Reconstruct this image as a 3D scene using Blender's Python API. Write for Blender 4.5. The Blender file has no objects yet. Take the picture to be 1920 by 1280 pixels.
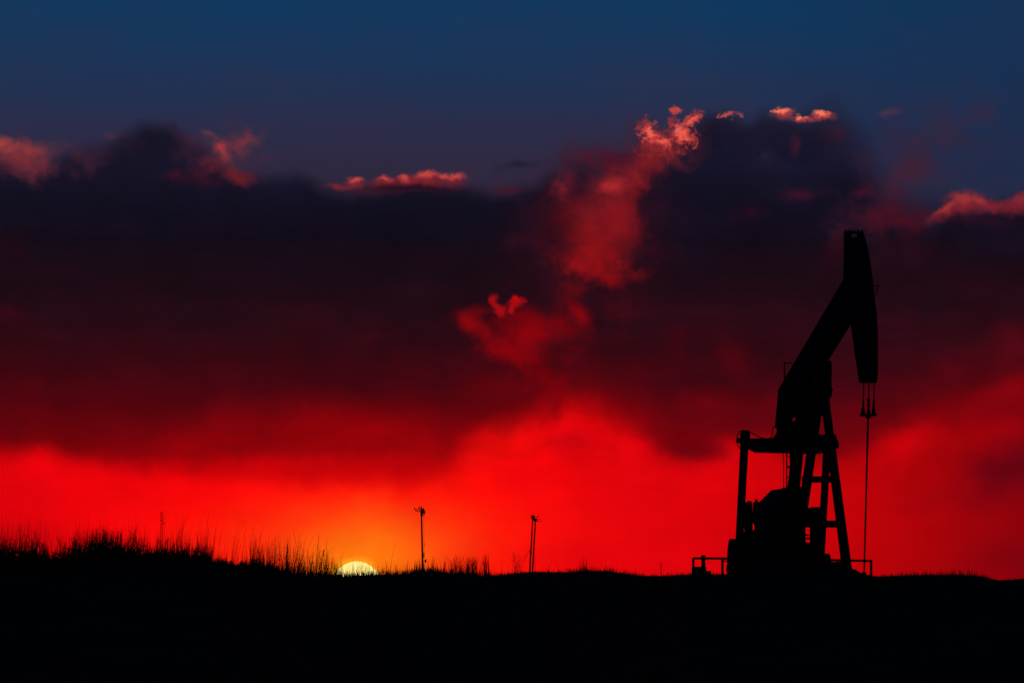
import bpy, bmesh, math, random
from mathutils import Vector, Matrix

random.seed(11)
sc = bpy.context.scene
col = sc.collection
R = math.radians

# ------------------------------------------------------------------ camera
F = 9925.0                      # focal length in pixels of the 1920-wide photograph
HOR = 1092.0                    # row of the eye-level horizon
CAM_Z = 1.6
PITCH = math.atan((HOR - 640.0) / F)
cam_d = bpy.data.cameras.new("camera")
cam_d.sensor_width = 36.0
cam_d.lens = 36.0 * F / 1920.0
cam_d.clip_start = 0.1
cam_d.clip_end = 120000.0
cam_d.dof.use_dof = True
cam_d.dof.focus_distance = 260.0
cam_d.dof.aperture_fstop = 9.0
cam = bpy.data.objects.new("camera", cam_d)
col.objects.link(cam)
cam.location = (0, 0, CAM_Z)
cam.rotation_euler = (math.pi / 2 + PITCH, 0, 0)
sc.camera = cam

# ------------------------------------------------------------------ view and engine
sc.render.engine = 'CYCLES'
sc.view_settings.view_transform = 'Standard'
sc.view_settings.look = 'None'
sc.view_settings.exposure = 0.0
sc.view_settings.gamma = 1.0
sc.view_settings.use_curve_mapping = False
sc.cycles.use_denoising = True
sc.cycles.max_bounces = 2
sc.cycles.use_adaptive_sampling = True
sc.cycles.adaptive_threshold = 0.008
sc.cycles.adaptive_min_samples = 16

# ------------------------------------------------------------------ sky: dusk with a cloud bank, written in compass azimuth and elevation
# unit: hundredths of the focal length (0.577 degrees); U to the right of north, V above the horizon
def uv(px, py):
    return ((px - 960) / 100.0, (HOR - py) / 100.0)

def c255(r, g, b):
    return (r / 255.0, g / 255.0, b / 255.0, 1.0)

world = bpy.data.worlds.new("World")
sc.world = world
world.use_nodes = True
nt = world.node_tree
nt.nodes.clear()
L = nt.links.new

def N(kind, **kw):
    n = nt.nodes.new(kind)
    for k, v in kw.items():
        setattr(n, k, v)
    return n

def setin(sock, v):
    if hasattr(v, 'is_output'):
        L(v, sock)
    else:
        sock.default_value = v

def M(op, a, b=0.0, clamp=False):
    n = N('ShaderNodeMath', operation=op, use_clamp=clamp)
    setin(n.inputs[0], a); setin(n.inputs[1], b)
    return n.outputs[0]

def VM(op, a, b):
    n = N('ShaderNodeVectorMath', operation=op)
    setin(n.inputs[0], a); setin(n.inputs[1], b)
    return n.outputs['Value'] if op in ('LENGTH', 'DOT_PRODUCT') else n.outputs[0]

def sstep(v, lo, hi, a=0.0, b=1.0):
    n = N('ShaderNodeMapRange', interpolation_type='SMOOTHSTEP', clamp=False)
    setin(n.inputs['Value'], v)
    setin(n.inputs['From Min'], lo); setin(n.inputs['From Max'], hi)
    setin(n.inputs['To Min'], a); setin(n.inputs['To Max'], b)
    return n.outputs[0]

def mix(fac, a, b):
    n = N('ShaderNodeMix', data_type='RGBA')
    setin(n.inputs[0], fac); setin(n.inputs[6], a); setin(n.inputs[7], b)
    return n.outputs[2]

def noise(vec, scale, detail, rough=0.55, out='Color'):
    n = N('ShaderNodeTexNoise')
    n.inputs['Scale'].default_value = scale
    n.inputs['Detail'].default_value = detail
    n.inputs['Roughness'].default_value = rough
    L(vec, n.inputs['Vector'])
    return n.outputs[out] if out in n.outputs else n.outputs[0]

def ramp(fac, stops, interp='LINEAR'):
    n = N('ShaderNodeValToRGB')
    cr = n.color_ramp
    cr.interpolation = interp
    while len(cr.elements) > 1:
        cr.elements.remove(cr.elements[-1])
    first = True
    for p, c in sorted(stops, key=lambda s: s[0]):
        if first:
            e = cr.elements[0]; e.position = p; first = False
        else:
            e = cr.elements.new(p)
        e.color = c255(*c)
    setin(n.inputs[0], fac)
    return n.outputs[0]

def curve(u, pts):
    """height of a cloud edge (V) over azimuth (U); flat beyond its ends"""
    f = M('DIVIDE', M('ADD', u, 14.0), 28.0, clamp=True)
    n = N('ShaderNodeFloatCurve')
    cv = n.mapping.curves[0]
    pp = [((uv(x, y)[0] + 14) / 28.0, uv(x, y)[1] / 12.0) for x, y in pts]
    cv.points[0].location = (0.0, pp[0][1])
    cv.points[-1].location = (1.0, pp[-1][1])
    for p in pp:
        cv.points.new(*p)
    n.mapping.update()
    L(f, n.inputs['Value'])
    return M('MULTIPLY', n.outputs[0], 12.0)

tc = N('ShaderNodeTexCoord')
sep = N('ShaderNodeSeparateXYZ'); L(tc.outputs['Generated'], sep.inputs[0])
U = M('MULTIPLY', M('ARCTAN2', sep.outputs[0], sep.outputs[1]), 99.25)
V = M('MULTIPLY', M('ARCSINE', sep.outputs[2]), 99.25)
comb = N('ShaderNodeCombineXYZ'); L(U, comb.inputs[0]); L(V, comb.inputs[1]); comb.inputs[2].default_value = 1.0   # z = 1 for affine dot products
P0 = comb.outputs[0]
HALF = (0.5, 0.5, 0.5)
n_soft = VM('SUBTRACT', noise(P0, 0.75, 3, 0.5), HALF)
n_mid = VM('SUBTRACT', noise(P0, 2.2, 5, 0.55), HALF)
n_fine = VM('SUBTRACT', noise(P0, 5.0, 6, 0.62), HALF)
P1 = VM('ADD', VM('ADD', P0, VM('MULTIPLY', n_soft, (0.55, 0.38, 0))), VM('MULTIPLY', n_mid, (0.32, 0.24, 0)))
P2 = VM('ADD', VM('ADD', P0, VM('MULTIPLY', n_mid, (0.16, 0.12, 0))), VM('MULTIPLY', n_fine, (0.30, 0.24, 0)))
s1 = N('ShaderNodeSeparateXYZ'); L(P1, s1.inputs[0]); U1, V1 = s1.outputs[0], s1.outputs[1]

# clear dusk sky above the clouds
sky = ramp(M('DIVIDE', V, 156.0, clamp=True), [
    (5.0 / 156, (50, 32, 50)), (6.6 / 156, (50, 36, 54)), (7.6 / 156, (47, 39, 61)), (8.6 / 156, (41, 45, 74)),
    (9.6 / 156, (28, 52, 88)), (11.0 / 156, (14, 58, 98)), (15 / 156, (9, 54, 98)), (30 / 156, (5, 36, 74)),
    (70 / 156, (4, 20, 46)), (1.0, (3, 13, 34))])
blue_r = M('MULTIPLY', sstep(U, 2.0, 10.0), sstep(V, 5.5, 8.0))
sky = mix(M('MULTIPLY', blue_r, 0.55), sky, c255(14, 46, 82))
veil = M('MULTIPLY', sstep(noise(VM('MULTIPLY', P0, (0.45, 1.0, 0)), 0.6, 4, 0.5, 'Fac'), 0.30, 0.75), 0.20)
sky = mix(veil, sky, c255(58, 46, 72))

# body of the cloud bank
body = ramp(M('DIVIDE', V1, 12.0, clamp=True), [
    ((HOR - y) / 1200.0, c) for y, c in [
        (1000, (225, 0, 10)), (905, (185, 0, 8)), (862, (140, 0, 9)), (820, (106, 1, 11)), (762, (80, 3, 13)), (715, (65, 6, 15)),
        (650, (48, 9, 18)), (590, (36, 11, 21)), (520, (26, 11, 21)), (450, (19, 12, 24)), (390, (18, 15, 31)),
        (330, (22, 19, 38)), (260, (27, 23, 42)), (150, (34, 32, 55))]])
top = curve(U, [(-100, 285), (0, 300), (90, 300), (150, 285), (210, 262), (250, 243), (290, 233), (330, 243), (375, 268),
                (430, 312), (500, 330), (560, 326), (605, 350), (680, 350), (760, 345), (860, 343), (930, 352), (1000, 345),
                (1060, 322), (1130, 310), (1190, 285), (1250, 262), (1310, 228), (1360, 213), (1400, 222), (1440, 206), (1500, 212),
                (1560, 208), (1592, 242), (1625, 290), (1660, 348), (1710, 396), (1750, 400), (1790, 380), (1850, 388), (1920, 372), (2050, 350)])
d_top = M('SUBTRACT', top, V1)
fray = M('MULTIPLY', sstep(U, 5.2, 6.6), sstep(U, 8.4, 7.8))
body_mask = sstep(d_top, M('SUBTRACT', -0.16, M('MULTIPLY', fray, 0.55)), M('ADD', 0.34, M('MULTIPLY', fray, 0.6)))
sky = mix(body_mask, sky, body)
# right part of the bank is redder and a little lighter towards its foot
rt = M('MULTIPLY', sstep(U1, 1.5, 5.0), M('MULTIPLY', sstep(V1, 1.5, 3.2), sstep(V1, 7.0, 4.6)))
sky = mix(M('MULTIPLY', rt, 0.30), sky, c255(48, 10, 22))

# glowing gap under the bank
gap = ramp(M('DIVIDE', M('ADD', U1, 60.0), 120.0, clamp=True), [
    (0.0, (14, 20, 44)), (0.18, (40, 10, 30)), (0.34, (120, 0, 16)), ((60 - 9.6) / 120, (226, 0, 12)), ((60 - 7.6) / 120, (238, 0, 10)),
    ((60 - 5.6) / 120, (250, 3, 8)), ((60 - 3.0) / 120, (255, 16, 6)), ((60 - 0.5) / 120, (252, 14, 8)), ((60 + 0.8) / 120, (240, 5, 10)),
    ((60 + 2.4) / 120, (226, 1, 12)), ((60 + 4.6) / 120, (208, 0, 10)), ((60 + 6.6) / 120, (188, 0, 9)), ((60 + 8.2) / 120, (164, 0, 9)),
    ((60 + 9.6) / 120, (138, 0, 12)), (0.72, (70, 4, 24)), (0.85, (30, 10, 34)), (1.0, (14, 20, 44))])
bot = curve(U, [(-200, 842), (0, 842), (90, 854), (200, 866), (300, 880), (400, 886), (500, 890), (600, 886), (700, 890), (770, 893),
                (820, 880), (870, 838), (930, 812), (990, 798), (1040, 788), (1090, 794), (1150, 812), (1200, 836), (1240, 862),
                (1290, 876), (1340, 858), (1390, 836), (1450, 850), (1540, 868), (1600, 862), (1650, 846), (1700, 826), (1760, 804), (1810, 786),
                (1870, 764), (1920, 748), (2050, 700)])
soft = sstep(U, -3.6, -1.2, 0.0, 0.22)
d_bot = M('SUBTRACT', bot, V1)
soft = M('ADD', soft, sstep(U, 6.0, 8.5, 0.0, 0.35))
soft = M('ADD', soft, M('MULTIPLY', sstep(U, 0.0, 1.2, 0.0, 0.30), sstep(U, 3.4, 2.6)))
rise = M('MULTIPLY', sstep(d_bot, -1.7, 0.1), sstep(U, -8.5, -4.5, 0.10, 0.55))
sky = mix(rise, sky, c255(136, 0, 9))
soft = M('ADD', soft, 0.08)
gap_mask = sstep(d_bot, M('SUBTRACT', -0.20, soft), M('ADD', 0.34, sstep(U, 6.0, 8.5, 0.0, 0.25)))
sky = mix(gap_mask, sky, gap)

SOFT, CRISP, WISP, TEX = 0, 1, 2, 3
PG = [P1, P2, P2, P1]
bil = M('MULTIPLY', M('SUBTRACT', noise(P1, 1.7, 6, 0.58, 'Fac'), 0.5), 2.1)
wisp = M('MULTIPLY', M('SUBTRACT', noise(VM('ADD', P0, VM('MULTIPLY', n_mid, (0.2, 0.2, 0))), 9.0, 5, 0.6, 'Fac'), 0.5), 2.6)
n_blob = 0
def blob(px, py, rx, ry, rot, c, k=1.0, kind=SOFT, inner=0.0):
    global sky, n_blob
    if n_blob % 10 == 0:          # same coordinates, taken up after the colours so far (keeps the shader's working set small)
        for i, p in enumerate((P1, P2)):
            n = N('ShaderNodeVectorMath', operation='MULTIPLY_ADD')
            setin(n.inputs[0], sky); n.inputs[1].default_value = (1e-7, 1e-7, 0); setin(n.inputs[2], p)
            PG[i] = n.outputs[0]
        PG[2] = PG[1]; PG[3] = PG[0]
    n_blob += 1
    u, v = uv(px, py)
    ca, sa, ru, rv = math.cos(R(rot)), math.sin(R(rot)), rx / 100.0, ry / 100.0
    P = PG[kind]
    if rot == 0:
        n = N('ShaderNodeVectorMath', operation='MULTIPLY_ADD')
        L(P, n.inputs[0]); n.inputs[1].default_value = (1 / ru, 1 / rv, 0); n.inputs[2].default_value = (-u / ru, -v / rv, 0)
        e = n.outputs[0]
    else:
        du = VM('DOT_PRODUCT', P, (ca / ru, sa / ru, -(ca * u + sa * v) / ru))
        dv = VM('DOT_PRODUCT', P, (-sa / rv, ca / rv, (sa * u - ca * v) / rv))
        n = N('ShaderNodeCombineXYZ'); L(du, n.inputs[0]); L(dv, n.inputs[1]); e = n.outputs[0]
    ln = VM('LENGTH', e, (0, 0, 0))
    if kind == WISP: ln = M('ADD', ln, wisp)
    if kind == TEX:
        ln = M('ADD', ln, bil); inner = -0.45; k = min(1.0, k * 1.12)
    f = sstep(ln, 1.0, inner, 0.0, k)
    sky = mix(f, sky, c255(*c))

# orange light round the sun
blob(620, 830, 430, 120, 0, (158, 0, 8), 0.85)
blob(610, 884, 330, 52, 0, (205, 0, 9), 0.6)
blob(640, 1040, 700, 190, 0, (255, 22, 8), 0.95, inner=0.1)
blob(665, 1018, 400, 134, 0, (255, 60, 13), 0.9, inner=0.0)
blob(690, 1024, 258, 124, 0, (255, 94, 14), 0.9, inner=0.0)
blob(676, 1060, 190, 110, 0, (255, 122, 14), 0.9, inner=0.0)
blob(668, 1094, 60, 52, 0, (255, 158, 26), 0.9, inner=0.7)
blob(620, 876, 420, 34, 1, (196, 0, 8), 0.55)
# darker foot of the glow at the far left, streaks above it
blob(-40, 1010, 260, 70, 0, (176, 0, 10), 0.7)
blob(60, 880, 160, 34, -4, (240, 0, 10), 0.5)
blob(780, 850, 90, 40, 20, (168, 0, 8), 0.5)
# right of the gap
blob(1000, 880, 160, 60, 15, (236, 0, 10), 0.5)
blob(1090, 830, 120, 50, -10, (222, 0, 12), 0.75)
blob(1290, 842, 95, 32, -8, (92, 0, 14), 0.75)
blob(1230, 800, 90, 40, -25, (128, 0, 12), 0.5)
blob(1900, 880, 170, 90, 25, (104, 2, 18), 0.7)
blob(1890, 882, 90, 50, 25, (90, 2, 20), 0.5)
blob(1760, 930, 110, 40, 15, (150, 0, 12), 0.5)
blob(1700, 840, 110, 55, 20, (206, 0, 10), 0.7)
blob(1850, 760, 130, 45, 30, (140, 2, 14), 0.75)
blob(1900, 1050, 180, 60, 0, (120, 0, 13), 0.6)
blob(1780, 700, 110, 40, 20, (84, 6, 18), 0.6)
blob(1900, 650, 70, 60, 20, (88, 8, 20), 0.6)
blob(1130, 1040, 260, 60, 0, (218, 0, 13), 0.5)

# red column in the middle of the bank
blob(1040, 740, 70, 70, 0, (140, 0, 10), 0.7, TEX)
blob(1020, 700, 48, 60, -10, (118, 0, 11), 0.7, TEX)
blob(1010, 610, 170, 100, 0, (88, 6, 16), 0.85, TEX)
blob(950, 645, 105, 56, -20, (132, 2, 11), 0.9, TEX)
blob(958, 662, 56, 26, -8, (162, 0, 10), 0.85, TEX)
blob(975, 632, 150, 84, -8, (116, 3, 13), 0.8, TEX)
blob(884, 604, 50, 30, -35, (166, 5, 13), 0.85, SOFT)
blob(900, 580, 40, 20, 20, (140, 6, 14), 0.6, SOFT)
blob(1084, 590, 54, 30, -50, (156, 4, 14), 0.85, SOFT)
blob(950, 664, 70, 30, -8, (164, 0, 10), 0.7, SOFT)
blob(1060, 625, 80, 34, 0, (106, 5, 14), 0.7, TEX)
blob(1110, 430, 230, 190, 30, (58, 14, 28), 0.75, SOFT)
blob(1115, 425, 190, 180, 25, (78, 15, 26), 0.7, TEX)
blob(1190, 300, 150, 90, 20, (84, 24, 40), 0.7, TEX)
blob(1115, 430, 128, 124, 20, (108, 15, 22), 0.85, TEX)
blob(1110, 490, 100, 52, -12, (152, 14, 19), 0.9, TEX)
blob(1130, 510, 90, 34, -12, (166, 14, 20), 0.75, TEX)
blob(1030, 560, 60, 60, 0, (60, 10, 20), 0.5, TEX)
blob(1170, 560, 80, 60, 0, (58, 10, 20), 0.6, TEX)
blob(1150, 385, 60, 70, 0, (142, 22, 30), 0.8, TEX)
blob(1060, 352, 48, 42, 0, (140, 32, 42), 0.85, TEX)
blob(1150, 350, 34, 24, 10, (196, 46, 44), 0.9, CRISP)
blob(1215, 320, 115, 58, 25, (112, 22, 32), 0.85, TEX)
blob(1250, 290, 90, 56, 25, (150, 36, 40), 0.8, TEX)
blob(1180, 340, 70, 40, 30, (150, 30, 36), 0.6, TEX)
blob(1140, 350, 60, 40, 0, (156, 34, 38), 0.6, CRISP, 0.0)
blob(1155, 300, 70, 22, 5, (66, 20, 40), 0.75, TEX)
blob(1095, 320, 60, 18, -15, (52, 18, 38), 0.7, TEX)
blob(975, 308, 60, 14, 5, (32, 26, 46), 0.7, TEX)
blob(955, 356, 50, 11, -5, (78, 22, 36), 0.7, TEX)
blob(1105, 405, 60, 62, 10, (140, 24, 30), 0.6, CRISP, 0.0)
blob(1165, 430, 46, 80, 15, (138, 20, 28), 0.6, CRISP, 0.0)
blob(1120, 478, 84, 44, -10, (166, 18, 22), 0.6, CRISP, 0.0)
blob(1140, 520, 44, 26, -20, (150, 12, 18), 0.5, CRISP, 0.0)
blob(1000, 610, 110, 50, 0, (112, 4, 14), 0.5, CRISP, 0.0)
blob(1030, 440, 50, 60, 0, (46, 12, 26), 0.5, TEX)
blob(1170, 395, 180, 34, 52, (116, 20, 28), 0.65, TEX)
blob(1115, 460, 100, 40, 60, (146, 18, 24), 0.6, TEX)
blob(1070, 545, 90, 34, 48, (96, 10, 18), 0.7, TEX)
blob(985, 640, 110, 44, 25, (136, 2, 12), 0.7, TEX)
blob(1025, 715, 90, 34, -60, (120, 0, 11), 0.7, TEX)
# dark heads right of it
blob(1345, 300, 60, 95, 0, (21, 21, 42), 0.9, TEX)
blob(1450, 300, 110, 80, 0, (26, 24, 46), 0.75, TEX)
blob(1500, 290, 75, 62, 0, (19, 20, 42), 0.85, TEX)
blob(1300, 420, 70, 120, 10, (24, 15, 34), 0.7, TEX)
blob(1495, 268, 18, 34, 0, (82, 26, 46), 0.7, TEX)
blob(1440, 300, 30, 30, 0, (52, 34, 58), 0.5, TEX)
blob(1400, 400, 90, 24, 0, (52, 14, 30), 0.5, TEX)
blob(1600, 275, 70, 60, 10, (31, 28, 52), 0.8, TEX)
blob(1560, 250, 40, 30, -30, (72, 26, 48), 0.6, TEX)
blob(1720, 310, 260, 110, 36, (66, 33, 54), 0.55, TEX)
blob(1690, 335, 170, 60, 36, (80, 28, 44), 0.35, TEX)
blob(1660, 400, 130, 70, 10, (66, 18, 34), 0.7, TEX)
blob(1700, 480, 120, 70, 0, (46, 13, 27), 0.6, TEX)
blob(1820, 230, 110, 46, 30, (56, 40, 66), 0.6, TEX)
blob(1520, 366, 120, 22, 3, (72, 18, 36), 0.75, TEX)
blob(1610, 358, 60, 24, 10, (88, 18, 36), 0.75, TEX)
blob(1690, 412, 100, 44, 0, (84, 12, 28), 0.75, TEX)
blob(1570, 478, 70, 40, 30, (52, 10, 24), 0.7, TEX)
blob(1860, 450, 120, 60, 0, (24, 16, 34), 0.75, TEX)
blob(1740, 560, 120, 60, 0, (32, 13, 26), 0.7, TEX)
blob(1280, 640, 70, 56, 0, (78, 5, 18), 0.7, TEX)
blob(1380, 680, 110, 50, -15, (92, 4, 16), 0.6, TEX)
blob(1230, 690, 90, 60, 0, (82, 4, 16), 0.5, TEX)
blob(1450, 760, 110, 60, 0, (98, 4, 15), 0.6, TEX)
blob(1330, 760, 90, 50, -15, (112, 2, 14), 0.6, TEX)
blob(20, 582, 52, 44, -30, (66, 8, 22), 0.8, TEX)
blob(10, 480, 90, 110, 0, (42, 12, 26), 0.6, TEX)
blob(70, 718, 30, 26, 0, (88, 4, 16), 0.6, TEX)
# left fringe
blob(40, 304, 150, 56, -4, (128, 44, 52), 0.85, TEX)
blob(60, 284, 70, 26, -8, (168, 58, 56), 0.7, TEX)
blob(10, 274, 34, 26, -20, (206, 70, 56), 0.95, TEX)
blob(210, 255, 32, 16, 0, (92, 44, 62), 0.6, TEX)
blob(285, 266, 60, 44, 0, (22, 18, 36), 0.8, TEX)
blob(190, 290, 90, 30, 10, (62, 30, 48), 0.6, TEX)
blob(320, 242, 36, 16, -20, (48, 28, 46), 0.6, TEX)
blob(430, 275, 110, 66, 10, (96, 40, 54), 0.7, TEX)
blob(455, 262, 74, 36, 15, (138, 52, 60), 0.85, TEX)
blob(395, 256, 36, 12, -30, (180, 62, 56), 0.85, TEX)
blob(416, 284, 62, 24, -60, (196, 60, 56), 0.9, TEX)
blob(430, 318, 60, 30, -30, (150, 32, 38), 0.8, TEX)
blob(440, 322, 90, 24, -5, (98, 24, 34), 0.7, TEX)
blob(340, 326, 46, 18, 0, (78, 20, 36), 0.7, TEX)
blob(385, 340, 70, 18, 0, (58, 14, 32), 0.5, TEX)
blob(490, 300, 60, 20, 10, (86, 40, 56), 0.5, TEX)
# small sunlit cumulus rims (bodies first, then brighter tops)
blob(765, 352, 150, 20, 2, (104, 24, 38), 0.8)
for px, py, rx, ry in [(630, 352, 34, 9), (665, 346, 36, 15), (722, 342, 36, 15), (765, 341, 44, 20), (803, 336, 46, 24), (850, 336, 40, 19)]:
    blob(px, py, rx, ry, 0, (138, 34, 44), 0.85, CRISP, 0.0)
for px, py, rx, ry in [(668, 339, 22, 10), (722, 336, 20, 9), (758, 335, 18, 10), (800, 328, 32, 13), (832, 330, 18, 10), (856, 329, 28, 10)]:
    blob(px, py, rx, ry, 0, (200, 72, 66), 0.95, CRISP, 0.0)
blob(745, 342, 12, 7, 0, (96, 22, 38), 0.7, CRISP)
blob(818, 340, 14, 8, -30, (110, 26, 40), 0.7, CRISP)
blob(780, 358, 150, 12, -1, (26, 14, 32), 0.8)
for px, py, rx, ry, ro, c, k in [
        (1250, 268, 70, 36, 20, (150, 42, 48), 0.55), (1218, 248, 22, 30, 25, (196, 62, 58), 0.9), (1238, 266, 38, 13, -15, (204, 66, 60), 0.9),
        (1284, 252, 26, 40, 38, (204, 66, 60), 0.9), (1302, 226, 26, 16, 35, (200, 62, 60), 0.9), (1265, 207, 16, 8, 0, (206, 70, 66), 0.9),
        (1262, 230, 12, 24, 0, (150, 44, 50), 0.8), (1205, 230, 14, 14, 20, (120, 42, 54), 0.7), (1220, 250, 11, 14, 20, (240, 98, 80), 0.9),
        (1242, 264, 18, 6, -10, (236, 92, 76), 0.8), (1278, 250, 13, 24, 40, (240, 96, 78), 0.9), (1298, 230, 16, 8, 35, (238, 96, 80), 0.85)]:
    blob(px, py, rx, ry, ro, c, k, WISP, 0.25)
blob(1368, 217, 30, 9, 4, (206, 78, 74), 0.9, WISP, 0.2)
for px, py, rx, ry in [(1470, 215, 34, 15), (1510, 224, 34, 9), (1545, 219, 32, 14)]:
    blob(px, py, rx, ry, 0, (176, 58, 60), 0.95, CRISP, 0.05)
for px, py, rx, ry in [(1466, 210, 22, 8), (1505, 220, 18, 5), (1542, 214, 22, 8)]:
    blob(px, py, rx, ry, 0, (255, 122, 96), 0.95, WISP, 0.1)
blob(1672, 214, 40, 13, 15, (84, 50, 70), 0.75)
for px, py, rx, ry, ro in [(1812, 388, 66, 34, 0), (1770, 402, 60, 18, 25), (1862, 392, 60, 20, -8), (1912, 388, 60, 28, 12)]:
    blob(px, py, rx, ry, ro, (128, 32, 46), 0.95, CRISP, 0.0)
for px, py, rx, ry, ro in [(1806, 374, 40, 18, 0), (1836, 382, 26, 12, -20), (1775, 392, 34, 9, 30)]:
    blob(px, py, rx, ry, ro, (160, 50, 54), 0.9, CRISP, 0.0)
blob(1912, 376, 40, 14, 15, (138, 42, 50), 0.85, CRISP, 0.0)
blob(1840, 418, 120, 16, -3, (38, 16, 34), 0.8)
# two flame-like tufts in the middle
for px, py, rx, ry, ro in [(928, 566, 13, 24, 12), (938, 582, 22, 18, -30), (966, 566, 24, 18, 10), (962, 580, 12, 18, 25)]:
    blob(px, py, rx, ry, ro, (178, 12, 18), 0.9, CRISP, 0.2)
blob(968, 562, 15, 10, 0, (206, 8, 14), 0.8, CRISP, 0.1)

# faint streaks in the bank so that no part of it is a plain gradient
streak = noise(VM('MULTIPLY', P1, (0.35, 1.7, 0)), 1.0, 5, 0.55, 'Fac')
relief = M('MULTIPLY', body_mask, sstep(V, 1.3, 2.8, 0.11, 0.34))      # the open glow is smoother than the bank
wob = M('ADD', 1.0, M('MULTIPLY', M('SUBTRACT', streak, 0.5), relief))
puff = noise(P1, 1.0, 4, 0.5, 'Fac')
wob = M('MULTIPLY', wob, M('ADD', 1.0, M('MULTIPLY', M('SUBTRACT', puff, 0.5), relief)))
faint = M('MULTIPLY', M('MULTIPLY', sstep(noise(VM('MULTIPLY', P1, (0.30, 1.1, 0)), 1.0, 5, 0.6, 'Fac'), 0.47, 0.72), 0.24), M('MULTIPLY', body_mask, M('MULTIPLY', sstep(V, 1.6, 3.0), sstep(V, 6.6, 4.6))))
sky = mix(faint, sky, c255(84, 12, 26))
# the dusk sky away from the sunset: cool and dim all round the horizon
AU = M('ABSOLUTE', U, 0.0)
away = sstep(AU, 12.0, 110.0)
rest = ramp(M('DIVIDE', V, 156.0, clamp=True), [(0.0, (34, 26, 46)), (0.08, (30, 34, 62)), (0.25, (12, 32, 66)), (0.6, (4, 18, 44)), (1.0, (3, 13, 34))])
sky = mix(away, sky, rest)
sky = VM('MULTIPLY', sky, wob)
# colours above are display values: to scene light
lin = N('ShaderNodeGamma'); lin.inputs['Gamma'].default_value = 2.4
L(VM('DIVIDE', VM('ADD', sky, (0.055, 0.055, 0.055)), (1.055, 1.055, 1.055)), lin.inputs['Color'])
bg = N('ShaderNodeBackground'); bg.inputs['Strength'].default_value = 1.0
L(lin.outputs[0], bg.inputs['Color'])
wo = N('ShaderNodeOutputWorld'); L(bg.outputs[0], wo.inputs['Surface'])
world.cycles.sampling_method = 'MANUAL'
world.cycles.sample_map_resolution = 512

# ------------------------------------------------------------------ sun lamp: last red light over the horizon
SUN_AZ = math.atan((669 - 960) / F)
sun_d = bpy.data.lights.new("sun_light", 'SUN')
sun_d.energy = 0.5
sun_d.angle = R(0.5)
sun_d.color = (1.0, 0.36, 0.12)
sun_l = bpy.data.objects.new("sun_light", sun_d)
col.objects.link(sun_l)
SUN_EL = R(0.9)
to_sun = Vector((math.sin(SUN_AZ) * math.cos(SUN_EL), math.cos(SUN_AZ) * math.cos(SUN_EL), math.sin(SUN_EL)))
sun_l.rotation_euler = to_sun.to_track_quat('Z', 'Y').to_euler()
sun_l.location = (-5, 170, 30)

# ------------------------------------------------------------------ materials
def material(name, c1, c2, scale, rough=0.8, bump=0.0, metallic=0.0, spec=0.2):
    m = bpy.data.materials.new(name); m.use_nodes = True
    t = m.node_tree; b = t.nodes['Principled BSDF']
    tcn = t.nodes.new('ShaderNodeTexCoord')
    nz = t.nodes.new('ShaderNodeTexNoise'); nz.inputs['Scale'].default_value = scale; nz.inputs['Detail'].default_value = 6
    t.links.new(tcn.outputs['Object'], nz.inputs['Vector'])
    cr = t.nodes.new('ShaderNodeValToRGB')
    cr.color_ramp.elements[0].position = 0.38; cr.color_ramp.elements[0].color = (*c1, 1)
    cr.color_ramp.elements[1].position = 0.64; cr.color_ramp.elements[1].color = (*c2, 1)
    t.links.new(nz.outputs[0], cr.inputs[0]); t.links.new(cr.outputs[0], b.inputs['Base Color'])
    b.inputs['Roughness'].default_value = rough; b.inputs['Metallic'].default_value = metallic
    b.inputs['Specular IOR Level'].default_value = spec
    if bump:
        bp = t.nodes.new('ShaderNodeBump'); bp.inputs['Strength'].default_value = bump
        t.links.new(nz.outputs[0], bp.inputs['Height']); t.links.new(bp.outputs[0], b.inputs['Normal'])
    return m

M_soil = material("dry_soil", (0.030, 0.026, 0.020), (0.055, 0.047, 0.036), 0.8, 0.95, 0.4, 0.0, 0.0)
M_steel = material("weathered_dark_paint", (0.020, 0.021, 0.023), (0.045, 0.034, 0.028), 3.0, 0.8, 0.08, 0.0, 0.1)
M_cable = material("greased_wire_rope", (0.02, 0.02, 0.02), (0.035, 0.033, 0.03), 30.0, 0.7)
M_rod = material("oily_steel_rod", (0.05, 0.05, 0.05), (0.08, 0.075, 0.07), 12.0, 0.5)
M_rubber = material("black_hose_rubber", (0.012, 0.012, 0.012), (0.02, 0.02, 0.02), 10.0, 0.8)
M_pipe = material("rusty_guard_pipe", (0.04, 0.03, 0.025), (0.075, 0.045, 0.03), 6.0, 0.75)
M_wood = material("weathered_pole_timber", (0.045, 0.036, 0.028), (0.08, 0.066, 0.052), 4.0, 0.9, 0.2, 0.0, 0.0)
M_grass = material("dry_grass", (0.050, 0.040, 0.022), (0.085, 0.068, 0.038), 2.0, 0.9, 0.0, 0.0, 0.0)
M_reed = material("dry_reed", (0.040, 0.034, 0.020), (0.070, 0.056, 0.032), 3.0, 0.9, 0.0, 0.0, 0.0)
M_porc = material("grey_porcelain", (0.10, 0.10, 0.10), (0.14, 0.14, 0.14), 6.0, 0.4)
m = bpy.data.materials.new("sun_surface"); m.use_nodes = True
t = m.node_tree; t.nodes.clear()
em = t.nodes.new('ShaderNodeEmission'); em.inputs['Color'].default_value = (1.0, 0.77, 0.23, 1); em.inputs['Strength'].default_value = 1.22
ou = t.nodes.new('ShaderNodeOutputMaterial'); t.links.new(em.outputs[0], ou.inputs['Surface'])
M_sun = m

# ------------------------------------------------------------------ object helpers
def tag(o, label=None, cat=None, group=None, kind=None):
    if label: o['label'] = label
    if cat: o['category'] = cat
    if group: o['group'] = group
    if kind: o['kind'] = kind
    return o

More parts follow.
